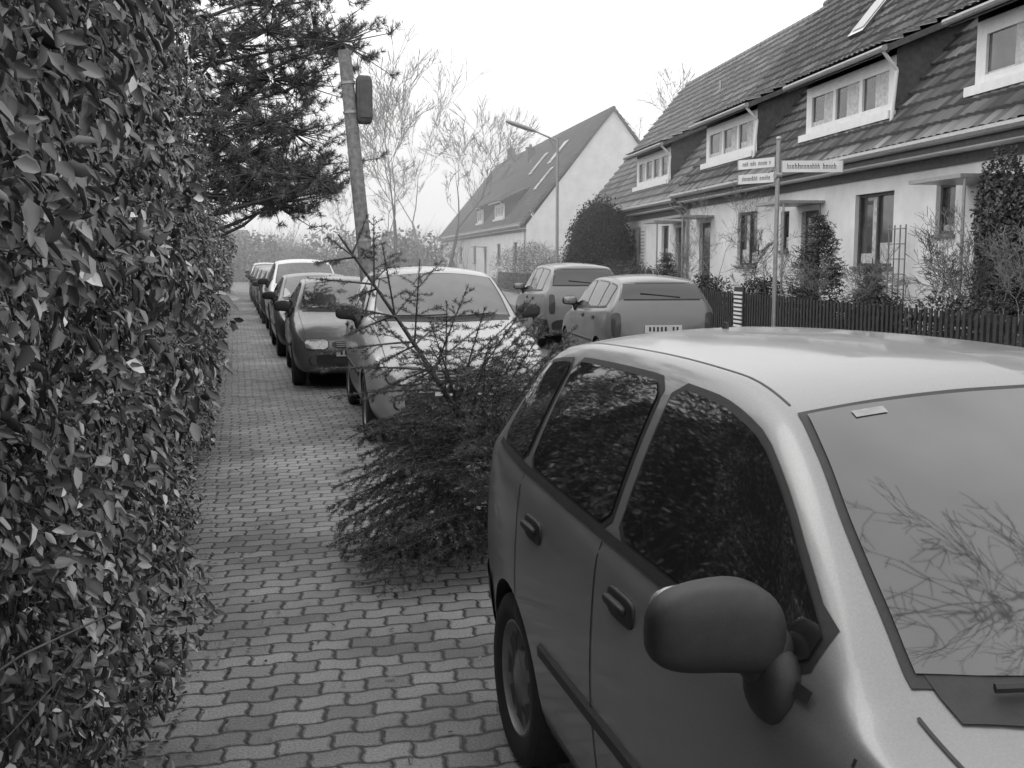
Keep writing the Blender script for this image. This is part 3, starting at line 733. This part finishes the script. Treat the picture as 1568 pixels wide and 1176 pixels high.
    for d in T['doors']:
        for sg in(-1,1):
            rows=[[proj((sg*2,(d+dy+.08*(z-.6))*sy,z*sz),(-sg,0,0),.0015) for dy in(-.0035,.0035)] for z in np.linspace(.28,zb(d)-.005,18)]
            tr.grid(rows,M['plastic'])
    for sg in(-1,1):
        for (z0,z1,yq0,yq1,off) in ((.50,.545,T['wy'][0]+.38,T['wy'][1]-.38,.010),(.205,.27,T['wy'][0]+.36,T['wy'][1]-.36,.004)):
            ysn=np.linspace(yq0,yq1,14)
            rows=[[proj((sg*2,y*sy,z*sz),(-sg,0,0),off if z0<z<z1 else .0) for y in ysn] for z in (z0,z0+.008,z1-.008,z1)]
            tr.grid(rows,M['plastic'])
        ysn=np.linspace(T['wy'][1]+T['r']+.06,L-.005,10)
        tr.grid([[proj((sg*2,y*sy,z*sz),(-sg,0,0),.008) for y in ysn] for z in (.31,.36,.45,.52,.53)],M['plastic'])
    def frontpatch(mm,x0,x1,z0,z1,off,mat,dirn=1,nx=9,nz=6,rnd=.15):
        rows=[]
        for j in range(nz+1):
            v=-1+2*j/nz; rw=[]
            for k in range(nx+1):
                u=-1+2*k/nx
                uu=u*(1-rnd*abs(v)**4); vv=v*(1-rnd*abs(u)**4)
                x=(x0+x1)/2+(x1-x0)/2*uu; z=(z0+z1)/2+(z1-z0)/2*vv
                rw.append(proj((x*sx,-1 if dirn==1 else (L+1)*sy,z*sz),(0,dirn,0),off))
            rows.append(rw)
        mm.grid(rows,mat)
    frontpatch(tr,-.60,.60,.30,.47,.006,M['plastic']); frontpatch(tr,-.66,.66,.31,.53,.006,M['plastic'],-1)
    frontpatch(tr,-.30,.30,.335,.43,.012,M['dark'])
    for sg in(-1,1):
        a,b=sorted((sg*.36,sg*.64)); frontpatch(gl,a,b,.535,.655,.012,M['lamp']); frontpatch(tr,a-.012,b+.012,.525,.665,.007,M['plastic'])
        a,b=sorted((sg*.59,sg*.715)); frontpatch(gl,a,b,.62,.95,.008,M['tail'],-1)
    frontpatch(tr,-.31,.31,.545,.635,.006,M['plastic'])
    for z in (.565,.59,.615): frontpatch(tr,-.30,.30,z-.004,z+.004,.013,M['rim'],nz=1)
    frontpatch(gl,-.26,.26,.44,.535,.02,M['plate'],rnd=0); frontpatch(gl,-.26,.26,.68,.785,.02,M['plate'],-1,rnd=0)
    for dr,zz in((1,.46),(-1,.70)):
        for k in range(8): 
            if k==2: continue
            x=-.21+k*.055; frontpatch(gl,x,x+.028,zz,zz+.06,.0225,M['ink'],dr,1,1,rnd=0)
    for sg in(-1,1):
        ysn=np.linspace(.22,T['cs']-.03,40)
        rows=[[proj((sg*(kv(4,y)+dx-.03)*sx,y*sy,3),(0,0,-1),.003) for y in ysn] for dx in(-.003,.003)]
        tr.grid(rows,M['plastic'])
        ysn=np.linspace(T['rf']+.02,L-.45,30)
        tr.grid([[proj((sg*(kv(4,y)-.045+dx)*sx,y*sy,3),(0,0,-1),.0015) for y in ysn] for dx in(-.0025,.0025)],M['plastic'])
    a=proj((-.12,(L-.75)*sy,3),(0,0,-1),0); tr.tube(a,a+Vector((0,.0,.02)),.012,.009,M['plastic'])
    my=(T['cowl']+.42)*sy; mz=1.045*sz
    for sg in(-1,1):
        x=sg*(W0-.02)
        def shp(P,sg=sg): 
            t=P[0]*sg/.12; return [P[0],P[1]*(1-.15*t),P[2]*(1.0-.10*t)-(.03*t*t if t<0 else .006*t*t)]
        tr.blob((x+sg*.085,my,mz),(.122,.055,.076),M['plastic'],.62,28,18,shp)
        tr.blob((x+sg*.085,my+.035,mz),(.102,.03,.060),M['lamp'],.5)
        # rounded foot that carries the housing on the door corner
        tr.blob((x-sg*.005,my-.004,mz-.055),(.052,.045,.055),M['plastic'],.9)
        tr.blob((x-sg*.018,my-.015,mz-.105),(.042,.066,.070),M['plastic'],.85)
        for d in T['doors'][1:]:
            y=(d-.17)*sy; hx=proj((sg*2,y,.855*sz),(-sg,0,0),0)
            if hx is not None:
                tr.blob((hx.x,y,.855*sz),(.010,.085,.036),M['plastic'],.5); tr.blob((hx.x+sg*.014,y+.012,.860*sz),(.012,.066,.012),M['plastic'],.6)
    for (x0,x1) in((-.55,.0),(-.02,.48)):
        pts=[]
        for k in range(9):
            xx=x0+(x1-x0)*k/8; tt=xx/.65
            pts.append(proj((xx*sx,(y0+.0-dc*.9*(1-tt*tt)+.04*k/8)*sy,3),(0,0,-1),.020))
        for a,b in zip(pts,pts[1:]): tr.tube(a,b,.008,.008,M['plastic'],6)
    if detail:
        q=[]
        for (t,yy) in((-.80,1.795),(-.68,1.795),(-.68,1.775),(-.80,1.775)):
            q.append(proj((t*.56,yy-.03*(1-t*t),3),(0,0,-1),.0085))
        gl.poly(q,M['metal'])
    tr.box(-W0+.24,W0-.24,.3*sy,(L-.3)*sy,.17*sz,.5*sz,M['coredark'])
    tr.build('trim',e,True); gl.build('glass_and_lamps',e,True,50)
    wb=MB()
    for w in wy:
        for sg in(-1,1):
            xo=sg*(W0-.02); n=36
            prof=[(-.18,.5),(-.18,.90),(-.15,.99),(-.10,1),(-.05,1),(-.012,.97),(0,.90),(-.003,.75),(-.014,.665)]
            prof2=[(-.014,.665),(-.012,.64),(-.03,.61),(-.045,.5),(-.03,.3),(-.022,.18),(-.015,.15),(-.012,.0)]
            for pr,m_ in((prof,M['tyre']),(prof2,M['rim'])):
                wb.grid([[(xo+sg*a,w+math.cos(2*math.pi*k/n)*q*r,r+math.sin(2*math.pi*k/n)*q*r) for k in range(n+1)] for a,q in pr],m_)
            for k in range(8):
                t=2*math.pi*k/8
                def pp(da,q): return (xo-sg*.026,w+math.cos(t+da)*q*r,r+math.sin(t+da)*q*r)
                wb.poly([pp(-.2,.34),pp(.2,.34),pp(.26,.54),pp(-.26,.54)],M['plastic'])
    wb.build('wheels',e,True)
    return e
P_near=paint('paint_grey_metallic',.23,.55,.16,.40,.6); P_white=paint('paint_silver_white',.32,.2); P_dark=paint('paint_dark',.045,.3); P_mid=paint('paint_mid',.09,.3); P_wht=paint('paint_white',.5,0); P_sil=paint('paint_silver',.14,.4); P_gr=paint('paint_light_grey',.18,.3)
near=make_car('parked_car',(1.635,.05,0),0,HATCH,P_near,(1,1,1),1)
make_car('parked_car',(1.93,8.9,0),rad(-2.5),HATCH,P_white,(1.06,1.03,1.10))
make_car('parked_car',(1.50,13.55,0),rad(-1),HATCH,P_mid,(1.02,1.0,.985))
make_car('parked_car',(1.48,18.0,0),0,HATCH,P_dark,(1.02,1.07,.99))
make_car('parked_car',(1.55,22.8,0),0,WAGON,P_wht,(1.02,1,1.15))
make_car('parked_car',(1.45,28,0),0,HATCH,P_dark,(1,1.05,1))
make_car('parked_car',(1.45,33,0),0,HATCH,P_mid,(1,1.05,1))
make_car('parked_car',(1.45,38.2,0),0,HATCH,P_sil,(1,1.05,1))
make_car('parked_car',(1.45,43.5,0),0,WAGON,P_dark,(1,1,1))
make_car('parked_car',(1.45,49.5,0),0,HATCH,P_wht,(1,1,1.1))
def rc(v,u,T,pm,sc):
    L=T['L']*sc[1]; p=H(v,u+L,-.115); return make_car('parked_car',p,math.pi-A7,T,pm,sc)
rc(4.22,14.7,HATCH,P_sil,(1.06,1.05,1.08))
rc(4.25,20.4,WAGON,P_gr,(1.02,1.0,1.17))
# ------------------------------------------------------------------ garden planting
def spruce(name,p,h,rad_,n=9000,sh=(.04,.11)):
    e=empty(name,p); segs=[[0,0,0,0,0,h,.05,.01]]; PP=[];DD=[]
    lv=int((h-.25)/.16)
    for i in range(lv):
        z=.2+i*.16; rr=rad_*max(.06,1-z/h)**.8
        for b in range(9):
            th=R.random()*6.28; d=np.array([math.cos(th),math.sin(th),.15]); L=rr*R.uniform(.7,1.15); a=np.array([0,0,z]); q=a+d*L
            segs.append([*a,*q,.012,.004]); m=int(n/(lv*9)*L/rad_*2)+3
            t=rng.random((m,1))**.7; PP.append(a+(q-a)*t+rng.normal(0,.05,(m,3))); DD.append(d+rng.normal(0,.8,(m,3)))
    tubes('branches',segs,M['bark'],e,4); PP=np.concatenate(PP); DD=np.concatenate(DD)
    blades('needles',PP,DD,rng.uniform(.05,.1,len(PP)),.009,rng.uniform(sh[0],sh[1],len(PP)),M['fol'],e)
spruce('garden_spruce',H(8.6,19.3),2.75,.9)
spruce('garden_spruce',H(8.4,29),2.1,.6,5000)
spruce('garden_spruce',H(8.7,17.3),1.7,.5,5000)
for i,(v,u,h) in enumerate([(8.6,13.0,3.6),(8.3,14.2,3.0),(8.8,12.2,4.0),(8.5,15.8,2.8),(8.4,16.8,2.4),(8.5,21.5,3.0),(8.3,24.3,5.2),(8.7,23.2,3.6),(8.6,27,3.2),(8.3,11.5,3.0),(8.2,18.2,2.6),(8.2,13.6,2.8),(8.4,12.6,3.4)]):
    bare('garden_shrub',H(v,u),h,.03,40+i,.6,6,mat='bark' if i%2 else 'barkfar',first=.22,rmin=.003)
def bush(v,u,rx,h,n,s0=.04,s1=.14):
    p=H(v,u); e=empty('garden_bush',p)
    cloud('foliage',[(R.gauss(0,rx*.4),R.gauss(0,rx*.4),h*.5,rx*.7,rx*.7,h*.5) for _ in range(5)],n,.055,s0,s1,par=e)
bush(8.5,22.4,.5,1.3,4500); bush(8.3,16.2,.5,1.1,4000); bush(8.6,26.2,.5,1.3,4000); bush(8.4,31.5,.9,1.5,6000); bush(8.5,34,.8,1.7,5000); bush(8.2,13.4,.6,1.2,4500)
bush(8.2,42,1.2,2.2,7000,.08,.2); bush(8.0,50,1.5,2.6,7000,.1,.2); bush(8.0,58,1.5,2.4,7000,.12,.24)  # farther bushes are coloured paler, with haze painted into their tones
p=H(9.1,14.2); iv=empty('ivy_column',p); cloud('foliage',[(0,0,1.2,.32,.35,1.2),(0,0,2.3,.36,.4,.95),(0,-.3,1.7,.3,.5,1.0)],9000,.06,.05,.14,par=iv)
tl=empty('garden_trellis',H(9.45,17.6),-A7); mb=MB()
for k in range(4): mb.box(0,.02,k*.2,k*.2+.02,.4,2.3,M['slab'])
for k in range(7): mb.box(-.018,-.001,0,.62,.6+k*.27,.62+k*.27,M['slab'])
mb.build('laths',tl)
# ------------------------------------------------------------------ winter haze (real scattering volume over the far part of the street)
hm=bpy.data.materials.new('haze'); hm.use_nodes=True; ht=hm.node_tree; ht.nodes.clear()
ho=ht.nodes.new('ShaderNodeOutputMaterial'); hs_=ht.nodes.new('ShaderNodeVolumeScatter'); hs_.inputs['Density'].default_value=.0062; hs_.inputs['Anisotropy'].default_value=.2; hs_.inputs['Color'].default_value=g(.98)
ht.links.new(hs_.outputs[0],ho.inputs['Volume'])
mb=MB(); mb.box(-80,140,24,210,-.5,24,hm); mb.build('haze')
# ------------------------------------------------------------------ light, sky
w=bpy.data.worlds.new('World'); scene.world=w; w.use_nodes=True; nt=w.node_tree; bg=nt.nodes['Background']
EL,RO=rad(52),rad(-50)
sk=N(nt,'ShaderNodeTexSky',sky_type='NISHITA'); sk.sun_disc=False; sk.sun_elevation=EL; sk.sun_rotation=RO; sk.dust_density=6; sk.air_density=1
bw=N(nt,'ShaderNodeRGBToBW'); nt.links.new(sk.outputs[0],bw.inputs[0])
tc=N(nt,'ShaderNodeTexCoord'); no=N(nt,'ShaderNodeTexNoise'); no.inputs['Scale'].default_value=2.2; no.inputs['Detail'].default_value=5; nt.links.new(tc.outputs['Generated'],no.inputs['Vector'])
cl=math_(nt,'MULTIPLY',math_(nt,'ADD',.70,math_(nt,'MULTIPLY',no.outputs['Fac'],.60)),11.0)
mx=math_(nt,'ADD',math_(nt,'MULTIPLY',bw.outputs[0],.12),math_(nt,'MULTIPLY',cl,.92))
nt.links.new(mx,bg.inputs['Color']); bg.inputs['Strength'].default_value=.15
ld=bpy.data.lights.new('sun','SUN'); ld.energy=.6; ld.angle=rad(35); ld.color=(1,.99,.98)
lo=link(bpy.data.objects.new('sun',ld))
az=RO; dirv=Vector((math.sin(az)*math.cos(EL),math.cos(az)*math.cos(EL),math.sin(EL)))
lo.rotation_euler=(dirv).to_track_quat('Z','Y').to_euler()
# ------------------------------------------------------------------ camera
cam=bpy.data.cameras.new('camera'); co=link(bpy.data.objects.new('camera',cam)); co.location=(0,0,1.65)
co.rotation_euler=(rad(90-6.7),0,rad(-14.78)); cam.lens=36.73; cam.sensor_width=36; cam.clip_end=1500; cam.clip_start=.05
scene.camera=co
scene.view_settings.view_transform='Standard'; scene.view_settings.look='None'; scene.view_settings.exposure=0; scene.view_settings.gamma=1
